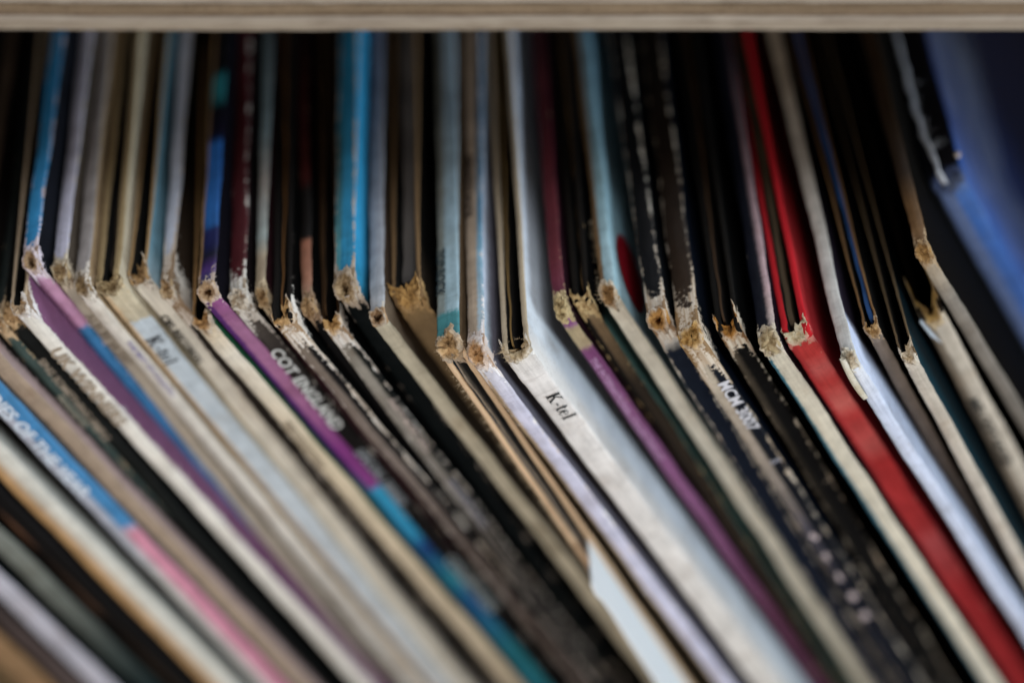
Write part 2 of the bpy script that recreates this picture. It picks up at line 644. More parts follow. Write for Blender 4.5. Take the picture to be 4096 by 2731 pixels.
def add_text(root, L, h, v, f, mat, leg, start, xoff=0.0, proud=0.27, squeeze=1.0, seed=0.0):
    """flat print laid on the spine or on the top fold, reading away from the corner"""
    V = []
    for k, (u, q) in enumerate(v):
        u *= squeeze
        if leg == 'spine':
            V.append((q + xoff, -proud - 0.0008 * (k % 7), -start - u))
        elif leg == 'top':
            V.append((q + xoff, start - u, proud))
    V = np.array(V)
    V = V + vnoise(V, 0.09, seed) * 0.22
    o = mesh_obj('lettering', V, f, mat, root, smooth=False, loc=(0, 0, L * MM))
    return o


def frame_of(c):
    x, y, z, yaw, lean, t = c
    ya, le = math.radians(yaw), math.radians(lean)
    nx = Vector((math.cos(ya), -math.sin(ya), 0))
    a = Vector((math.sin(ya), math.cos(ya), 0))
    b = nx * math.sin(le) - Vector((0, 0, 1)) * math.cos(le)
    X = nx * math.cos(le) + Vector((0, 0, 1)) * math.sin(le)
    L = z / math.cos(le) - t / 2 * math.tan(le)
    return X, a, -b, b, L


def make_root(name, c, label, cat, group, mesh=False):
    X, a, Z, b, L = frame_of(c)
    P = (Vector(c[:3]) + b * L) * MM
    M = Matrix(((X.x, a.x, Z.x, P.x), (X.y, a.y, Z.y, P.y), (X.z, a.z, Z.z, P.z), (0, 0, 0, 1)))
    o = bpy.data.objects.new(name, None)
    COL.objects.link(o)
    o.empty_display_size = 0.02
    o.matrix_world = M
    tag(o, label, cat, group)
    return o, M, L

# corner x, y, z (mm), turn about the upright (deg), lean (deg), thickness (mm)
PLACE = {
    'A':(-114.30,2.00,285.00,-2.80,26.60,4.37),
    'B':(-108.80,2.00,285.00,-2.80,26.60,3.20),
    'C':(-103.90,2.00,285.00,-2.80,26.60,3.64),
    'D':(-97.30,2.00,285.00,-2.80,26.60,3.49),
    'E':(-91.30,2.00,285.00,-2.80,26.60,3.49),
    'F':(-85.70,2.00,285.00,-2.80,26.60,4.37),
    'G':(-77.68,2.88,284.12,-2.80,26.60,4.07),
    'H':(-73.35,3.84,283.17,-2.80,26.60,2.62),
    'I':(-70.05,6.93,281.68,-2.58,24.30,1.75),
    'J':(-68.26,7.01,282.93,-3.64,24.04,2.34),
    'K':(-66.76,6.19,285.62,-3.60,26.34,2.50),
    's1':(-65.49,11.48,288.83,-2.55,24.35,2.39),
    's2':(-61.76,11.46,286.75,-2.47,23.70,2.23),
    's3':(-58.70,9.95,285.84,-2.74,25.00,2.22),
    's4':(-55.14,10.52,285.77,-2.56,25.39,3.86),
    's5':(-51.21,12.15,285.62,-2.02,24.81,2.83),
    's6':(-47.16,9.85,285.00,-2.13,25.37,2.07),
    's7':(-42.32,6.44,282.63,-3.59,26.84,2.63),
    's8':(-41.35,7.43,287.09,-2.49,27.13,2.81),
    's9':(-37.25,7.60,285.29,-3.39,26.73,2.71),
    's10':(-34.15,8.38,285.00,-2.79,24.83,1.62),
    's11':(-31.02,4.52,285.00,-3.10,27.07,2.93),
    's12':(-27.82,6.87,284.59,-3.86,24.18,1.76),
    's13':(-24.58,5.17,283.41,-3.58,25.32,2.77),
    's14':(-22.87,8.23,287.03,-1.68,23.97,3.26),
    's15':(-18.33,4.62,284.89,-2.11,26.71,2.34),
    's16':(-14.55,8.80,285.10,-1.70,24.30,4.30),
    's17':(-8.48,-0.94,285.00,-1.40,24.72,3.41),
    's18':(-4.90,-2.34,285.00,-0.92,27.32,2.65),
    's20':(0.40,-1.64,285.00,-2.07,27.54,3.90),
    's21':(6.31,6.20,285.00,-2.39,26.63,2.00),
    's22':(9.21,7.90,285.00,-1.96,25.89,2.50),
    's23':(12.95,8.87,285.00,-2.55,26.24,2.36),
    's24':(19.37,4.04,285.00,-3.23,25.29,2.92),
    's25':(23.74,0.71,285.00,-2.58,26.37,3.34),
    's26':(28.86,2.60,285.00,-2.16,25.81,3.21),
    's27':(34.08,-0.24,285.00,-2.09,27.80,2.75),
    's28':(37.83,1.65,285.00,-3.23,27.81,3.64),
    's29':(44.53,-3.51,285.00,-4.01,28.16,2.01),
    's30':(48.04,2.60,285.00,-4.51,25.51,1.89),
    's31':(52.71,-0.19,283.06,-4.59,25.67,2.02),
    's32':(57.42,11.07,280.02,-5.03,26.06,3.52),
    's33':(55.19,10.67,291.20,-3.21,28.57,2.10),
    's34':(61.65,31.31,285.97,-2.97,28.44,4.64),
}

TAN, BRN, PALE = ('c2a077', '9a7850'), ('96744c', '7a5c3a'), ('d2c0a4', 'ab8a64')
GROUP = "worn record sleeves leaning in the row"
# sp: spine colours by mm from the corner; tp: top fold; rt / lf: faces; split: left share of the spine
CFG = {
    'A': dict(sp='93704a', tp='3a2c1e', rt='5f472e', wear=.2, lab="brown sleeve with bare board spine, leftmost in the bottom corner"),
    'B': dict(sp=[(0, '2e2624'), (60, '3a2f2c'), (90, '574844')], tp='15110f', rt='17120f', wear=.3, speck=.07, wc='9a7a68', lab="dark brown speckled sleeve, second from the bottom left corner"),
    'C': dict(sp='b9b4bd', tp='6a6870', rt='141d1f', wear=.4, lab="lilac grey spine between two dark sleeves at bottom left"),
    'D': dict(sp=[(0, '85877c'), (55, '7a7c72'), (80, '39403c'), (90, '1c2a2a')], tp='20211e', rt='0c1213', wear=.3, lab="olive grey spine fading to dark teal near bottom left"),
    'E': dict(sp='100d0c', tp='0a0909', rt='090909', wear=.3, split=(-1.0, [(0, '120e0c'), (40, '1a1411'), (46, '7a5238'), (52, '1c1512'), (66, '634632'), (70, '1a1411'), (90, '54402f')], .3), lab="black sleeve with brown flecks left of the tan and cream spine"),
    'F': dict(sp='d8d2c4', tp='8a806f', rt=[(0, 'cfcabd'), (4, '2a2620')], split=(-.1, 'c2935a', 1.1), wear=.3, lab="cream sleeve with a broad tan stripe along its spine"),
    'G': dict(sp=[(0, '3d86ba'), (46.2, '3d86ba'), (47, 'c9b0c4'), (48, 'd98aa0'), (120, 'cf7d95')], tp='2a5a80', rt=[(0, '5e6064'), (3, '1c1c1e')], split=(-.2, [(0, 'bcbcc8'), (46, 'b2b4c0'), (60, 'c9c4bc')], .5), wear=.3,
              text=[("MELODIES OF THE YEAR", 2.1, 6, -1.3, 'd5dde6', 1)], lab="blue spine turning pink towards the bottom with white lettering"),
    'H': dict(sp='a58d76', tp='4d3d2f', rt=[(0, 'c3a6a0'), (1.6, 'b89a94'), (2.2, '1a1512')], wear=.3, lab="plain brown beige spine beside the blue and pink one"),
    'I': dict(sp='3b4a45', tp='1d2422', rt='2e3833', wear=.6, speck=.05, wc='b39a7c', text=[("FAVOURITES", .9, 16, -.45, '9c9484', 1)], lab="dark green spine flecked with tan at the left edge"),
    'J': dict(sp='131513', tp='0c0c0b', rt='0b0f0e', wear=.45, wc='a58a68', collar=TAN, text=[("SING SOMETHING SIMPLE", 1.15, 9, -1.1, '948676', 1)], lab="black spine with faint tan lettering beside the UK lettered sleeve"),
    'K': dict(sp='e6ddcf', tp='8d7c66', rt=[(0, '8a587c'), (12, '784866'), (20, '2a1c26')], top='open', lf='3c2e22', wear=.7, wc='e8e4e2', collar=('b8a186', '8b6d4b'), rtwear=1.7,
              text=[("UK WINNERS", 2.0, 9.2, -1.05, '9a8874', 1.05)], lab="white spine lettered UK with purple cover face"),
    's1': dict(sp=[(0, 'e2d6dc'), (2.5, 'dccdd8'), (4, 'c48fae'), (13.6, 'bd86a8'), (14.4, '2f76a8'), (40, '2c6fa2'), (62, '4a7fa8'), (64, 'c9b9c2'), (70, '26356b'), (120, '243a70')], tp='1a86bd', rt='14161d',
               split=(-.55, [(0, 'd8ccd4'), (3, '8f5a7a'), (13.6, '935c82'), (15, '1d3f70'), (50, '173462'), (64, 'c0a8b4'), (72, '1f2c60')], .5), topwear=1.2, wear=.75, wc='dcd0dc', collar=('b09576', '84684a'),
               crushed=False, lab="sleeve with bright blue top and spine going pink to blue"),
    's2': dict(sp='b5a894', tp='c9c5d8', rt='4a4036', wear=.8, wc='d2c4ae', collar=('a8906c', '6a543a'), text=[("ALBUM MUSIC", 1.25, 8.5, -.75, '7d7060', 1)], lab="grey beige spine with lilac top, right of the pink and blue sleeve"),
    's3': dict(sp='d8cec0', tp='a39a97', rt='a98c66', wear=.7, wc='dcd2c6', collar=('8f7858', '5e4930'), text=[("THE BEST OF COUNTRY", .75, 12, .05, '8d84a6', 1.1)], lab="cream spine with small violet lettering and frayed brown top"),
    's4': dict(sp=[(0, 'cdbb98'), (8.0, 'd0c2a4'), (8.3, 'c9d3da'), (60, 'c6ccd0'), (120, 'bfc0be')], tp='8d795c', rt='cabb9e', lf='8a7352', top='open', split=(-1.15, 'd2b084', .35), wear=.45, corner=3.2, wc='c4b190', collar=('a08a66', '59452c'), rim=1.1,
               ktel=(2.1, 11.6, -.95, '1c1d22'), lab="broad pale blue and tan spine lettered K-tel, blurred at left"),
    's5': dict(sp='e8decb', tp='8d7455', rt=[(0, 'a3bcc6'), (6, '6f9aab'), (40, '5d8ea2')], lf='7a5e40', top='open', wear=.45, corner=3, wc='e9e2d6', collar=('a5865f', '5f4528'), lobes=(0, 2.6), text=[("CBS RECORDS", 1.15, 8.2, -1.25, '1f1d1b', 1.0)], lab="cream spine lettered CBS RECORDS with slate blue cover face"),
    's6': dict(sp=[(0, 'b09c7c'), (4, '9a8a70'), (7, '2a221a'), (120, '17120e')], tp='cdd2e2', rt=[(0, 'b4a896'), (4, '3a2c20'), (30, '1a1410')], wear=1.0, corner=9, wc='ded4c8', collar=('b39a78', '8c6c48'), crumple=.6, lab="ragged sleeve with white top torn open at its corner"),  # dark spine and face colours paint in the shaded gap beside it
    's7': dict(sp=[(0, 'd0b48a'), (8, 'ddd0bb'), (30, 'd5bf9d'), (120, 'd3bd9c')], tp='3a2a1b', rt=[(0, '1f5e3c'), (6, '1c5034')], top='open', lf='2a1d12', wear=.5, corner=4, wc='e0d4c0', collar=('b3895a', '7a5632'),
               text=[("THE COLLECTION", .95, 23, -.6, '857664', 1.0)], lab="beige spine with thin green face left of the purple one"),
    's8': dict(sp=[(0, '8f3f80'), (8, 'aa6c94'), (24, 'a86690'), (36, '84307c'), (45.5, '8c3a84'), (46.3, '1a9cc4'), (58, '1490bc'), (61, '163c80'), (70, '157d8c'), (76, '1a5a94'), (90, '137c88')], tp=[(0, '2f4a60'), (4, '4a2a72'), (7, '15152c'), (9, '141a4c'), (12, '1a2258'), (13, '1560a8'), (30, '1468bd'), (32, '140f2c'), (38, '0f0f18'), (41, '1a8f98'), (45, '1a8c96'), (47, '0c0c10'), (70, '0a0a10')], rt='0c0a12', lf='1c6a48',
               split=(-.45, [(0, '5c2a70'), (40, '4a1d62'), (46, '145a7a'), (90, '124868')], .3), wear=.38, corner=4.5, wc='cfc0b8', collar=('b89a78', '7d6046'), tsplit=(-.75, 'a17c50', .12), crushed=False, lab="purple spine turning cyan below, with rolled swirl at its corner"),
    's9': dict(sp=[(0, '6a6058'), (4, '564d46'), (10, '3d3632'), (22, '1c1817'), (120, '141110')], tp='571b22', rt='150d0f', topwear=1.1, wear=.62, corner=5.5, wc='e2dcd4', collar=('d6cab8', '8f7a60'), text=[("COT ENGLAND", 1.9, 10.5, -1.15, 'd6d6d2', .98), ("SPECIAL SERIES", 1.5, 34, -.9, '8f9296', 1), ("COLLECTION", 1.7, 62, -.8, '9aa4a6', 1)], speck=.055, lab="black spine with white lettering starting COT and maroon top"),
    's10': dict(sp='33161c', tp=[(0, 'b59c7a'), (8, 'b39f84'), (12, 'a4b0ac'), (24, 'b0a8a0'), (34, '92aab0'), (60, '5a6a70')], rt='2a1116', wear=.75, wc='c8b496', collar=('a98c66', '77593a'), lab="thin sunken sleeve with pale beige and teal top"),
    's11': dict(sp='141112', tp='0b0a0a', rt='0a0a0a', lf='0b0a0a', top='open', split=(.1, [(0, 'a8957f'), (6, '7d6d5f'), (30, '84746a'), (60, '6c5c54'), (120, '5a4a42')], .35), wear=.85, corner=6, wc='ded6cc', collar=('c9a474', '9a7548'), lobes=(.2, 3.0), rim=.7, rimc=('1a1614', '0d0b0a'), speck=.055, lab="black sleeve with brown rubbed spine and white torn corner"),
    's12': dict(sp='0d0b0b', tp=[(0, 'a8846a'), (6, 'b0765a'), (13, 'a86a4e'), (14, '15100e'), (24, '15100e'), (26, '4a1410'), (46, '3a100c'), (60, '1a0a08')], rt='0a0a0a', wear=.7, wc='a99078', collar=('a58762', '6e5236'), lab="thin black sleeve with salmon patch on its worn top"),
    's13': dict(sp='0d1110', tp='0a0b0b', rt='07090a', lf='3a2616', top='open', split=(.35, [(0, '8f8576'), (12, '968d80'), (40, '7b736b'), (70, '3a3634'), (120, '2a2726')], .35), wear=.75, corner=6, wc='dcd6ce', collar=('c7a06c', '8f6a3e'), rim=.5, rimc=('3a2614', '120d08'),
                text=[("PARTY MUSIC HALL", 1.0, 17, -.05, 'b9a89e', 1), ("FAVOURITE SONGS", 1.0, 36, -.3, '8d8a92', 1)], speck=.055, lab="black sleeve with grey rubbed spine and tan torn corner, wide black face"),
    's14': dict(sp='060c0d', tp2=[(0, '1380a4'), (8, '1493c2'), (60, '118fbe')], tsplit=(-.35, [(0, '3a8f9c'), (10, '4f98a2'), (18, '3c7884'), (28, '2a5a60'), (40, '1780a0'), (60, '12587a')], .25), tp=[(0, '3a8f9c'), (10, '4f98a2'), (18, '3c7884'), (28, '2a5a60'), (40, '1780a0'), (60, '12587a')], rt=[(0, '0d4f5c'), (2, '1188b0'), (8, '1496c8'), (60, '1290c2')], lower=(4.5, '04090a', 2.5), topwear=1.35, wear=.85, wc='b9aca0', collar=('a89070', '7d6546'), cm=2.4, crushed=False, lab="bright turquoise blue cover face with furry torn corner"),
    's15': dict(sp=[(0, 'd0c4a8'), (30, 'c9bb9e'), (120, 'b9a88a')], tp=[(0, 'b0b2b6'), (30, 'a9adba'), (60, '8088a0')], rt=[(0, '7d6a55'), (8, '4a3a2d'), (40, '33281f')], wear=.2, wc='dcd4c4', collar=('b39474', '75583c'), cm=1.3, lift=.18, inner=.62, text=[("STEREO ALBUM", .8, 48, -.3, '8a7a62', 1)], crushed=False, lab="grey sleeve with round dark hole at its corner and beige spine"),
    's16': dict(sp=[(0, 'a5834f'), (6, '7f6440'), (30, '4a3a28')], tp='2a2522', rt=[(0, '30261c'), (10, '0c0a08')], lf='2b211a', top='open', wear=.9, wc='b39266', collar=('b48c55', '7a5a34'), lobes=(2.2, 2.6), rim=.6, rimc=('7d6244', '4a3622'), crumple=.6, lab="wide open sleeve of torn tan board with dark grey inside"),
    's17': dict(sp='b79568', tp=[(0, '3f8f96'), (6.2, '45949a'), (6.9, 'a3c0ca'), (60, '9db8cc')], rt=[(0, '7c5e3c'), (3, '5a4630')], lf='3f85ad', spine_open=True, tsplit=(-.35, [(0, '3f8a8e'), (6.2, '428e92'), (6.9, '8f9a96'), (30, '868a82'), (60, '6b6a60')], .35), wear=.4, corner=2.5, wc='cbbfb0', collar=('c49f72', '8d6f4c'), lin='2a6a94', rim=.9, rimc=('dab894', 'bd9870'), inner=.5, cm=2.2, lift=.7,
                text=[("TOP ROCK", 1.35, 19, -1.55, '1f2f36', .95, 'top')], fib=1, lab="sharp teal and light blue sleeve with split furry spine"),
    's18': dict(sp=[(0, 'e4dfe2'), (10, 'd2cddf'), (120, 'b9b6cc')], tp='bda68e', rt=[(0, 'b9cfda'), (12, 'c6cfe0'), (60, '9fb4cc')], lower=(2.5, '6a6570', 1.5), tsplit=(.45, 'bda68e', .25), tp2=[(0, 'c2cdd2'), (20, '7fb4d0'), (28, '3f84a8'), (45, '2a5a78'), (60, '1a2a3a')], split=(-.75, 'b99a72', .2), wear=.85, corner=5, wc='ece8e8', collar=('c9a077', 'a87c50'), cm=2.0, lift=.3, inner=.25,
                text=[("GREATEST ROCK", 1.2, 40, -1.15, '3a302a', 1, 'top')], fib=1, lab="lilac spine with white torn edge and beige top, beside the sharp K-tel one"),
    's20': dict(sp=[(0, 'e9e1d8'), (6, 'e6ded8'), (120, 'cdc4b8')], tp='c9bba8', rt=[(0, 'eae3dc'), (2.2, 'e4dfda'), (5, 'd5dbe1'), (60, 'c2cbdc')], lf='a9967e', top='open', wear=.4, corner=3, wc='f0ece6', collar=('c6b08e', '9c8462'), lobes=(1.6, 1.3), rim=.8, rimc=('b9a78e', '93795a'), crumple=.5,
                ktel=(1.95, 9.6, -.35, '141414'), fib=1, crushed=False, lab="sharp white spine lettered K-tel with wide white cover face"),
    's21': dict(sp=[(0, 'b09a74'), (.5, '7d4272'), (3.5, '8a5080'), (4.2, 'a8946e'), (8, 'b09a76'), (9, '7d3f6e'), (40, '86507a'), (75, '5e2c46'), (120, '3a1426')], tp=[(0, '6d2a44'), (10, '6a222e'), (30, '5e1c26'), (60, '3a1216')], rt='2a121c', wear=.6, wc='c6b089', collar=('c0aa7e', '6f5c3c'), text=[("THE INTERNATIONAL COLLECTION OF", .95, 10.5, -.5, 'b088aa', 1.0)], lab="maroon topped sleeve with purple spine, right of the white face"),
    's22': dict(sp=[(0, 'b29a70'), (4, '7a6040'), (18, '2f2419'), (120, '2a2018')], tp='0e0c0a', rt='0b0b0b', lower=(7, '56817a', 2), lf='0c0a09', top='open', wear=.8, wc='b39a70', collar=('bda275', '806440'), lobes=(1.4, .8), rim=.8, rimc=('17120e', '0b0908'), crumple=.55, split=(-.3, '15100c', .3), lab="black sleeve with split tan corner between maroon and light blue sleeves"),
    's23': dict(sp=[(0, 'e2d6be'), (30, 'e0d8c4'), (120, 'c9c0a8')], tp='8a6a45', rt=[(0, '9fc0c8'), (20, '8fb8c6'), (60, '6c9ab2')], lf='5a4630', wear=.3, corner=2.0, wc='e6dcc8', collar=('a98457', '7a5a38'), tp2=[(0, 'a5c3ca'), (20, '94bcc8'), (60, '6c9ab2')], tsplit=(-.25, '8a6a45', .15), cm=1.9, lift=.4, inner=.3, redprint=True, fib=1, lab="light blue cover with dark red rounded print and glossy cream spine"),
    's24': dict(sp=[(0, 'ded6ca'), (4.5, 'd8d0c4'), (6.5, '141c2b'), (60, '151d2e'), (120, '101624')], tp=[(0, '0d0d12'), (60, '08080a')], rt='0c0e12', lower=(7, '3d5a70', 3), wear=.85, corner=5, wc='d9d0c2', collar=('b98a50', '8a6236'), lobes=(0, 1.0), crushed=False, speck=.04, lab="navy black sleeve with white scuffed corner and top ridge"),
    's25': dict(sp=[(0, '141a26'), (30, '0d1018'), (120, '0d0f14')], tp=[(0, '3a2818'), (20, '2a1d13'), (60, '150f0b')], rt='0b111c', split=(.0, [(0, 'cdbca2'), (20, 'b09f8c'), (34, '8a7d72'), (44, '4a4650'), (60, '1c1d28'), (120, '14161c')], .3), wear=.75, corner=8, wc='d0c2b0', collar=('c09a62', '8a6534'), lobes=(0, 1.6), cm=1.6,
                text=[("MCM 3007", 1.75, 9.6, -.15, 'c9c6ca', 1.0), ("S", 1.4, 27.5, .2, '9a98a0', 1)], blobs=(46, 'b9a8a6'), speck=.055, lab="black spine with white scuffs and white lettering MCM"),
    's26': dict(sp='0d0b0a', tp='07070a', rt='090909', top='open', lf='0a0a0c', split=(-.6, [(0, '2a231c'), (6, '54493b'), (30, '2a241c'), (60, '121110')], .5), wear=.7, corner=5, wc='d8cdba', collar=('b98444', '8a5c28'), lobes=(2.2, 3.6), rim=.7, rimc=('15120f', '0b0a0a'), speck=.055, crushed=False, lab="black sleeve with brown torn corner shaped like two ears"),
    's27': dict(sp='d8ccb4', tp='10121c', rt='18101c', lf='3a2c1c', split=(-.85, [(0, 'c8bca6'), (3, '39788c'), (60, '2f6c80'), (120, '4a7078')], .2), tsplit=(.6, '0e1220', .4), tp2=[(0, 'c8b9aa'), (10, 'c9a8ac'), (40, 'a08088'), (60, '4a3a40')], wear=.5, corner=4, wc='d6c8b4', collar=('b5a07c', '86704e'), cm=2.0, inner=.3, lab="cream spine with teal edge left of the red sleeve"),
    's28': dict(sp=[(0, 'dc3430'), (5, 'd83632'), (8, 'e0605a'), (11, 'd23430'), (16, 'e26a60'), (19, 'd03432'), (26, 'd65852'), (30, 'c22626'), (46, 'bc2a2c'), (50, 'c04a4c'), (62, 'ae2024'), (120, '98161a')], split=(-1.0, [(0, 'c22a2c'), (120, '8e181c')], .5), tp='b81c24', rt=[(0, 'b81f26'), (12, 'a5161c'), (60, '6e0c12')], lf='a51820', top='open', speck=.025, wear=.55, corner=3, wc='d98078', collar=('d8ccb0', 'b8a684'), lobes=(.5, 1.8), rim=.9, rimc=('c0222a', 'a81820'), lab="red sleeve with red spine and open red top"),
    's29': dict(sp=[(0, 'd9d8da'), (10, 'd3daee'), (120, 'b9bcd0')], tp=[(0, 'd2d0cc'), (20, 'c9c4bc'), (60, 'b09c84')], rt=[(0, 'd0d8ee'), (7, 'ccd6f0'), (9, '2a2230'), (40, '120e14')], wear=.2, corner=2.5, wc='e2ddd2', collar=('d6cab4', 'b09a7c'), cm=1.6, lift=.2, inner=.2, flap=True, lab="white sleeve with peeling strip at its corner, right of the red one"),
    's30': dict(sp=[(0, '8a7a6c'), (20, '6b5d52'), (60, '2e2622'), (120, '241d1a')], tp='2a4a70', rt='0c0b0b', lf='6e5236', top='open', wear=.5, wc='a8927c', collar=('bd9a6c', '8d6c44'), lobes=(0, .6), rim=.32, rimc=('7a5a3a', '503a24'), lab="dull brown spine with thin blue edge inside, right of the white sleeve"),
    's31': dict(sp='c6b8a6', tp='8a7254', rt=[(0, '0f3a46'), (6, '0a1c22'), (40, '080c10')], lf='6a543a', top='open', wear=.45, wc='ddd2c2', collar=('cbbba4', 'a38c6c'), lobes=(.4, 1.7), rim=.3, rimc=('6e5a42', '4a3a28'), lab="beige spine with dark teal face near the right edge"),
    's32': dict(sp='c9baa6', tp='1a1410', rt='17130f', lf='120f0d', top='open', split=(-.45, '8f7d69', .3), wear=.45, wc='d8c8b0', collar=('a8864f', '7a5c34'), lobes=(6.0, 6.6), rim=.6, rimc=('20180f', '120e0a'), cm=2.2, text=[("MELODY HOUR", 1.7, 20, -1.25, '3a3834', 1)], crushed=False, lab="beige spine with dark lettering and two tan tongues at its corner"),
    's33': dict(sp=[(0, 'bda88a'), (10, '8a8074'), (60, '605850')], tp=[(0, '8a6640'), (8, '6e4e2a'), (16, '2a1c10'), (60, '38250f')], rt='0c0a08', lf='0a0908', wear=.5, wc='b0987a', collar=('a88250', '7a5a34'), lab="grey brown spine between black faces at the right"),
    's34': dict(sp=[(0, '6a7ea8'), (4, '2f68b4'), (60, '2a58a8')], split=(-.1, '66769f', .35), tp=[(0, '1a1820'), (40, '141318')], rt=[(0, '2a66bc'), (5, '3766ba'), (12, '2f4887'), (25, '1f2f5c'), (60, '0d1328')], lf='05070b', wear=.3, wc='56648c', collar=('4a5470', '333a52'), lab="blue sleeve inside a clear plastic cover at the right edge"),  # film's grey veil and inward light fall-off are painted into the colours
}


def default_mats(k, c):
    w, co, wc = c.get('wear', .5), c.get('corner', 4.0), c.get('wc', 'd8cdbd')
    sk = c.get('speck', 0)
    col = c.get('collar', PALE)
    M = {}
    M['spine'] = paper('spine_' + k, c['sp'], 'z', c.get('split'), w, co, wc, col[1], 0.55, .28, sk)
    M['top_edge'] = paper('top_' + k, c.get('tp2', c['tp']), 'y', c.get('tsplit'), w * c.get('topwear', 1), co, wc, col[1], 0.6, .3, sk)
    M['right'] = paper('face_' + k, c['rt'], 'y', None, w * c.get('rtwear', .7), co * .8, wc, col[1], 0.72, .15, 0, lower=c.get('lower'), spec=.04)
    M['left'] = paper('back_' + k, c.get('lf', c['rt']), 'y', None, w * .7, co * .8, wc, col[1], 0.72, .15, 0, spec=.04)
    rc = c.get('rimc', col)
    M['rim'] = board_mat('rim_' + k, rc[0], rc[1], '3a2a1a' if c.get('rimc') else '4a3522', 1.3, .35, pale=c.get('rimp', rc[0]))
    M['lining'] = cached(plain, 'inner_wall_' + c.get('lin', '120f0c'), c.get('lin', '120f0c'), .8)  # near-black default puts the shade inside the sleeve into the wall colour
    M['collar'] = board_mat('board_' + k, col[0], col[1], '4a3522', 1.5, .45, pale=wc if c.get('wc') else 'd8cdbd')
    return M


hair_mat = plain('loose_paper_hair', 'd6c4a8', .8, 'b99f7c', .5)
roots = {}
for si, (k, c) in enumerate(CFG.items()):
    place = PLACE[k]
    root, M, L = make_root("record_sleeve", place, c['lab'], "record sleeve", GROUP)
    roots[k] = (root, M, L, place)
    c['mats'] = default_mats(k, c)
    off_frame = k in 'ABCDEFGH'
    if off_frame:
        c.setdefault('hole', 1.0)
    h, R = build_cover(root, L, place[5], c, si * 3.17)
    build_collar(root, L, h, R, c, si * 1.93 + 0.4)
    for tx in c.get('text', ()):
        s, size, start, xo, colr, sq = tx[:6]
        leg = tx[6] if len(tx) > 6 else 'spine'
        v, f = text_tris(s, size * 1.38, 1.0)
        add_text(root, L, h, v, f, cached(plain, 'ink_' + colr, colr, .6), leg, start, xo, squeeze=sq, seed=si * 3.17)
    if 'ktel' in c:
        size, start, xo, colr = c['ktel']
        v, f = serif_ktel(size)
        add_text(root, L, h, v, f, cached(plain, 'ink_' + colr, colr, .6), 'spine', start, xo, seed=si * 3.17)
    if 'blobs' in c:
        st0, colr = c['blobs']
        V, F = [], []
        for q in range(5):
            b = len(V)
            for a in range(12):
                an = 2 * math.pi * a / 12
                V.append((-.35 + .62 * math.cos(an) * (1 + .2 * math.sin(3 * an + q)), -.14, -(st0 + q * 5.2) + .95 * math.sin(an)))
            F.append(tuple(range(b, b + 12)))
        mesh_obj('printed_dots', V, F, cached(plain, 'ink_' + colr, colr, .6), root, smooth=False, loc=(0, 0, L * MM))
    if c.get('fib'):
        pts, drs = [], []
        rr = random.Random(si)
        c0, X, Mx, O = corner_frame(R)
        for q in range(60):
            th = rr.uniform(0, 6.283)
            p = c0 + X * h * math.cos(th) * 1.0 + Mx * 1.7 * math.sin(th) * .8 + O * .2
            pts.append(p)
            drs.append(O * .7 + X * math.cos(th) + Mx * math.sin(th) * .4)
        n = 90
        if k == 's17':
            for q in range(260):
                zz_ = -rr.uniform(1, 48)
                pts.append(np.array([-h - .05, rr.uniform(-.05, .5), zz_]))
                drs.append(np.array([-1.0, -.4, -.3]))
            n = 420
        if k == 's18':
            for q in range(120):
                zz_ = -rr.uniform(2, 36)
                pts.append(np.array([-h * .55, -.1, zz_]))
                drs.append(np.array([.5, -.5, -.4]))
            n = 240
        if k == 's23':
            for q in range(60):
                pts.append(np.array([-h, rr.uniform(2, 16), -.1]))
                drs.append(np.array([-1.0, -.2, .3]))
            n = 110
        build_fibres(root, L, pts, drs, n, hair_mat, si, (0.25, 0.85))

# ---- parts only some sleeves have
def part_patch(k, name, V, F, mat, smooth=True):
    root, M, L, pl = roots[k]
    return mesh_obj(name, V, F, mat, root, smooth=smooth, loc=(0, 0, L * MM))


# dark red rounded print on the light blue cover
V = []
hh = PLACE['s23'][5] / 2 + .16
for a in range(40):
    an = 2 * math.pi * a / 40
    ry, rz = 6.2, 4.4
    V.append((hh + 0.02, 9.5 + ry * math.cos(an) + 1.0 * math.sin(an), -6.3 + rz * math.sin(an)))
part_patch('s23', 'red_print', V, [tuple(range(40))], plain('dark_red_ink', '8a0f1e', .5, '7a0b18'), False)

# strip peeling off the white sleeve
hh = PLACE['s29'][5] / 2
V, F = [], []
for i in range(24):
    u = i / 23
    z = .8 - 8.6 * u
    lift = .25 + .55 * math.sin(u * math.pi) ** .7
    w0, w1 = -hh - .35 * math.sin(u * 2.4), -hh + .75 * (1 - .35 * u)
    y0 = -lift - .15
    for x, y in ((w0, y0 + .5), (w0 + .12, y0), (w1, y0 + .1), (w1 + .02, y0 + .45)):
        V.append((x, y, z))
for i in range(23):
    for q in range(3):
        a = i * 4 + q
        F.append((a, a + 1, a + 5, a + 4))
    F.append((i * 4 + 3, i * 4, i * 4 + 4, i * 4 + 7))
F += [(0, 1, 2, 3), (95, 94, 93, 92)]
part_patch('s29', 'peeling_strip', V, F, board_mat('peeling_paper', 'd8cfbe', 'c4b69c', '8d7a5c', 1, .25))

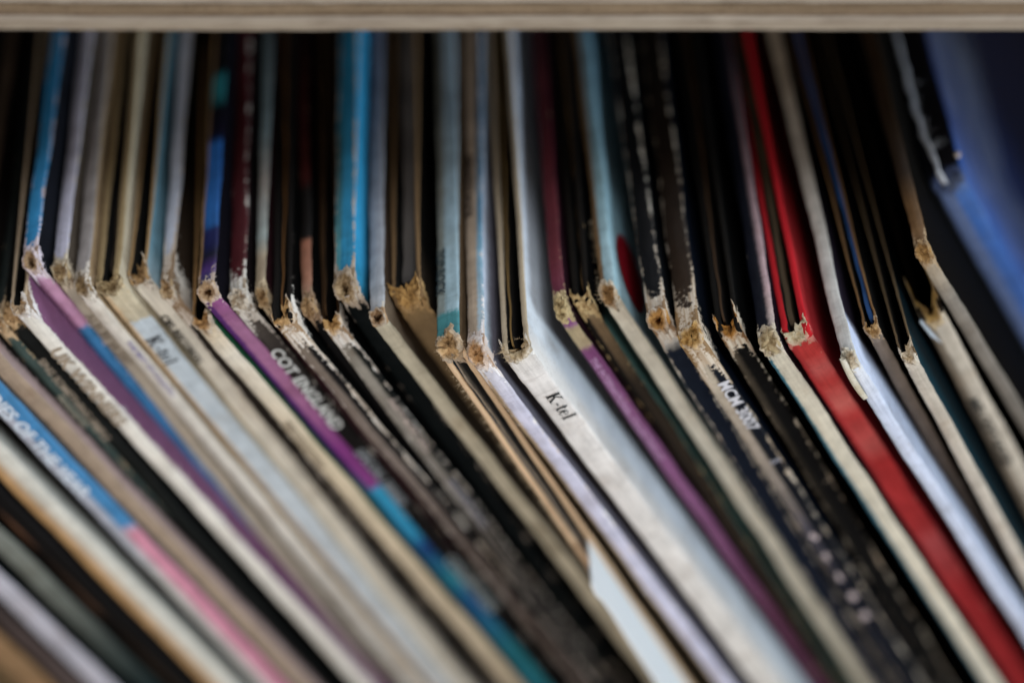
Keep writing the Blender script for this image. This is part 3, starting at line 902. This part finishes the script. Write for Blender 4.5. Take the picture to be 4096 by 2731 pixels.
# folded white scrap at the corner of the lettered beige sleeve
hh = PLACE['s32'][5] / 2
V = [(-hh - .15, -.25, -1.3), (-hh + .15, -.3, -.8), (-hh + 1.15, -.45, -6.6), (-hh + .3, -.35, -4.6),
     (-hh - .15, -.1, -1.3), (-hh + .15, -.1, -.8), (-hh + 1.15, -.2, -6.6), (-hh + .3, -.1, -4.6)]
part_patch('s32', 'white_scrap', V, [(0, 1, 2, 3), (4, 7, 6, 5), (0, 4, 5, 1), (1, 5, 6, 2), (2, 6, 7, 3), (3, 7, 4, 0)], plain('white_scrap_paper', 'd3dae2', .7), False)


# ------------------------------------------------------------------ sheets inside the open sleeves (things of their own)
def inner_sheet(k, x, drop, y0, colr, label, thick=.3, curve=.25, shape=None, cat="paper sheet"):
    root, M, L, pl = roots[k]
    V, F = [], []
    ys = np.concatenate([np.linspace(y0, y0 + 12, 14), np.linspace(y0 + 14, 95, 30), [150, 220, 296]])
    for i, y in enumerate(ys):
        cx = x + curve * math.sin(y * .07 + x * 3) * min(1, y / 25) + .05 * math.sin(y * .9)
        zt = -drop + .12 * math.sin(y * .5) - (1.2 * max(0, 1 - (y - y0) / 1.6) ** 2)
        for xx, z in ((cx - thick / 2, -L + 2), (cx - thick / 2, -40), (cx - thick / 2, zt), (cx + thick / 2, zt), (cx + thick / 2, -40), (cx + thick / 2, -L + 2)):
            V.append((xx, y, z))
    n = len(ys)
    for i in range(n - 1):
        for q in range(6):
            q2 = (q + 1) % 6
            F.append((i * 6 + q, i * 6 + q2, i * 6 + 6 + q2, i * 6 + 6 + q))
    F += [tuple(range(5, -1, -1)), tuple((n - 1) * 6 + q for q in range(6))]
    mi = [1 if (q % 6 in (0, 1, 3, 4) and thick < .5 and q < (n - 1) * 6) else 0 for q in range(len(F))]  # sides of thin sheets painted near black for the shade inside
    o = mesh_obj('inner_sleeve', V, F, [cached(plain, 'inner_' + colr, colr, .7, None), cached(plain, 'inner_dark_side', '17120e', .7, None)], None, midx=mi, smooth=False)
    o.matrix_world = M @ Matrix.Translation((0, 0, L * MM))
    tag(o, label, cat, "inner sleeves showing in open covers")
    return o


inner_sheet('s11', -.15, .5, 1.4, '6e4a26', "brown inner sheet in the black sleeve with white torn corner", .28)
inner_sheet('s11', .35, .9, 2.4, '3a2817', "darker inner sheet right of the brown one in the black sleeve", .25)
inner_sheet('s13', -.75, .3, 1.2, '5f4224', "thin brown inner sheet at the left of the wide black face", .25)
inner_sheet('s16', .25, 1.2, 3.0, '57504b', "dark grey inner sleeve inside the wide torn tan sleeve", 2.4, .3)
inner_sheet('s20', -.62, .55, 1.0, '7d6238', "thin tan inner sheet in the open white lettered sleeve", .28)
inner_sheet('s22', .35, .5, 1.6, '5d4526', "tan inner sheet in the black sleeve with split corner", .28)
inner_sheet('s26', -.55, .6, 1.2, '4a3420', "brown inner sheet in the black sleeve with ears", .28)
inner_sheet('s28', -.35, .8, 1.6, '4a3c2a', "olive brown inner sleeve in the open red sleeve", .7)
inner_sheet('s30', .25, .4, 1.3, '1d4272', "blue inner sleeve in the dull brown sleeve", .6)
inner_sheet('s4', .1, .8, 2.0, '2a2018', "dark inner sheet in the broad blue and tan sleeve", .4)

# paper seen in the split spine of the sharp teal sleeve
root, M, L, pl = roots['s17']
hh = pl[5] / 2
V, F = [], []
zs = np.concatenate([np.linspace(-1.2, -60, 60), [-90, -150, -L + 3]])
for i, z in enumerate(zs):
    cx = -hh + 1.35 + .12 * math.sin(z * .35) + .5 * math.exp(z / 3)
    yf = -.05 + .18 * math.sin(z * .22) + .1 * math.sin(z * 1.1)
    for x, y in ((cx - .13, yf), (cx + .13, yf), (cx + .13, 60), (cx - .13, 60)):
        V.append((x, y, z))
n = len(zs)
for i in range(n - 1):
    for q in range(4):
        q2 = (q + 1) % 4
        F.append((i * 4 + q, i * 4 + 4 + q, i * 4 + 4 + q2, i * 4 + q2))
F += [(0, 1, 2, 3), tuple((n - 1) * 4 + q for q in (3, 2, 1, 0))]
o = mesh_obj('inner_sleeve', V, F, plain('inner_grey_paper', '8d7d6c', .7, '75675a'), None, smooth=False)
o.matrix_world = M @ Matrix.Translation((0, 0, L * MM))
tag(o, "grey inner paper edge standing in the split furry spine", "paper sheet", "inner sleeves showing in open covers")

# white sheet sticking out below
V, F = [], []
prof = [(-44.0, 3.5), (-44.3, -.5), (-44.8, -7.9), (-46.4, -8.6), (-49, -8.0), (-52, -7.8), (-58, -8.3), (-75, -9.2), (-100, -9.8), (-150, -10), (-L + 3, -10)]
for z, yf in prof:
    cx = hh - .75 + .02 * math.sin(z)
    for x, y in ((cx - .13, yf), (cx + .13, yf), (cx + .13, 40), (cx - .13, 40)):
        V.append((x, y, z))
n = len(prof)
for i in range(n - 1):
    for q in range(4):
        q2 = (q + 1) % 4
        F.append((i * 4 + q, i * 4 + 4 + q, i * 4 + 4 + q2, i * 4 + q2))
F += [(0, 1, 2, 3), tuple((n - 1) * 4 + q for q in (3, 2, 1, 0))]
o = mesh_obj('paper_insert', V, F, plain('white_insert_paper', 'f6f6f4', .6, 'f0f1f2'), None, smooth=False)
o.matrix_world = M @ Matrix.Translation((0, 0, L * MM))
tag(o, "bright white paper insert poking out low in the middle", "paper insert")

# ------------------------------------------------------------------ clear plastic cover on the blue sleeve
root, M, L, pl = roots['s34']
hh = pl[5] / 2 + .28
pr = bpy.data.objects.new('plastic_cover', None)
COL.objects.link(pr)
pr.matrix_world = M
tag(pr, "clear plastic outer cover with white crinkled seam round the blue sleeve", "plastic cover")
t = NT('clear_film')
v = t.mm()
nn = t.noise(v, .35, 5, .7, vscale=(1, .3, .3))
tr = t.n('ShaderNodeBsdfTransparent')
tr.inputs[0].default_value = (.93, .95, .98, 1)
gl = t.n('ShaderNodeBsdfPrincipled')
gl.inputs['Base Color'].default_value = (.42, .47, .58, 1)
gl.inputs['Specular IOR Level'].default_value = .3
gl.inputs['Roughness'].default_value = .38
bp = t.n('ShaderNodeBump')
bp.inputs['Strength'].default_value = .5
bp.inputs['Distance'].default_value = .0006
t.put(bp.inputs['Height'], nn)
t.t.links.new(bp.outputs[0], gl.inputs['Normal'])
mx = t.n('ShaderNodeMixShader')
t.put(mx.inputs[0], t.step(nn, .35, .75, .03, .12))
t.t.links.new(tr.outputs[0], mx.inputs[1])
t.t.links.new(gl.outputs[0], mx.inputs[2])
t.t.links.new(mx.outputs[0], t.out.inputs[0])
film = t.m
V, F = [], []
path = [(y, .9 + .25 * math.sin(y * .21)) for y in np.linspace(150, 3, 60)] + [(1.2, .7), (.1, .2), (-.5, -.5), (-.6, -1.6)] + [(-.6, z) for z in np.linspace(-3, -110, 60)] + [(-.6, -L + 2)]
for (y, z) in path:
    for s in (-1, 1):
        iy, iz = (y, -60.0) if z > -1 and y > 1 else (60.0, z)
        V.append((s * hh + .15 * mnoise.noise((y * .3, z * .3, s)), y, z))
        V.append((s * hh, iy if z < -.9 else max(y, 1.0), iz if z > -.9 else z))
n = len(path)
for i in range(n - 1):
    a, b = i * 4, i * 4 + 4
    F.append((a, a + 1, b + 1, b))
    F.append((a + 2, b + 2, b + 3, a + 3))
    if path[i][1] < .3:
        F.append((a, b, b + 2, a + 2))
mesh_obj('film', V, F, film, pr, loc=(0, 0, L * MM))
V, F = [], []
ys = np.concatenate([np.linspace(150, 2, 110), np.linspace(1.6, -.6, 8)])
for i, y in enumerate(ys):
    j = .3 * mnoise.noise((y * .35, 1, 2)) + .22 * mnoise.noise((y * 1.3, 4, 2))
    w = .38 + .18 * mnoise.noise((y * .8, 7, 1))
    z = .95 + .35 * mnoise.noise((y * .5, 2, 8)) - (0 if y > 1.6 else (1.6 - y) * .5)
    x = -hh + .75 + j + (0 if y > 14 else (14 - y) * .09)
    for dx, dz in ((-w, -.1), (-w * .3, .22), (w * .5, .16), (w, -.12)):
        V.append((x + dx, y, z + dz))
for i in range(len(ys) - 1):
    for q in range(3):
        a = i * 4 + q
        F.append((a, a + 1, a + 5, a + 4))
seam_m = plain('crinkled_seam', 'f0f1f4', .4, 'd5d8e2', .8)
mesh_obj('seam', V, F, seam_m, pr, loc=(0, 0, L * MM))
pts = [np.array([-hh + 1.0 + (14 - y) * .06, y, 1.2]) for y in np.linspace(3, 22, 40)]
build_fibres(pr, L, pts, [np.array([.9, .5, .5])] * 40, 46, seam_m, 3, (.5, 2.2), .05)
V, F = [], []
for i in range(12):
    for j in range(24):
        a, b = math.pi * i / 11, 2 * math.pi * j / 24
        rr_ = .5 + .08 * mnoise.noise((i * .5, j * .5, 0))
        V.append((hh - .1 + rr_ * .8 * math.sin(a) * math.cos(b), 3.0 + rr_ * math.cos(a), 1.0 + rr_ * .8 * math.sin(a) * math.sin(b)))
for i in range(11):
    for j in range(24):
        j2 = (j + 1) % 24
        F.append((i * 24 + j, i * 24 + j2, i * 24 + 24 + j2, i * 24 + 24 + j))
mesh_obj('crumpled_corner', V, F, plain('crumpled_film', 'c9b8a6', .5, 'b3a498', 1.2), pr, loc=(0, 0, L * MM))
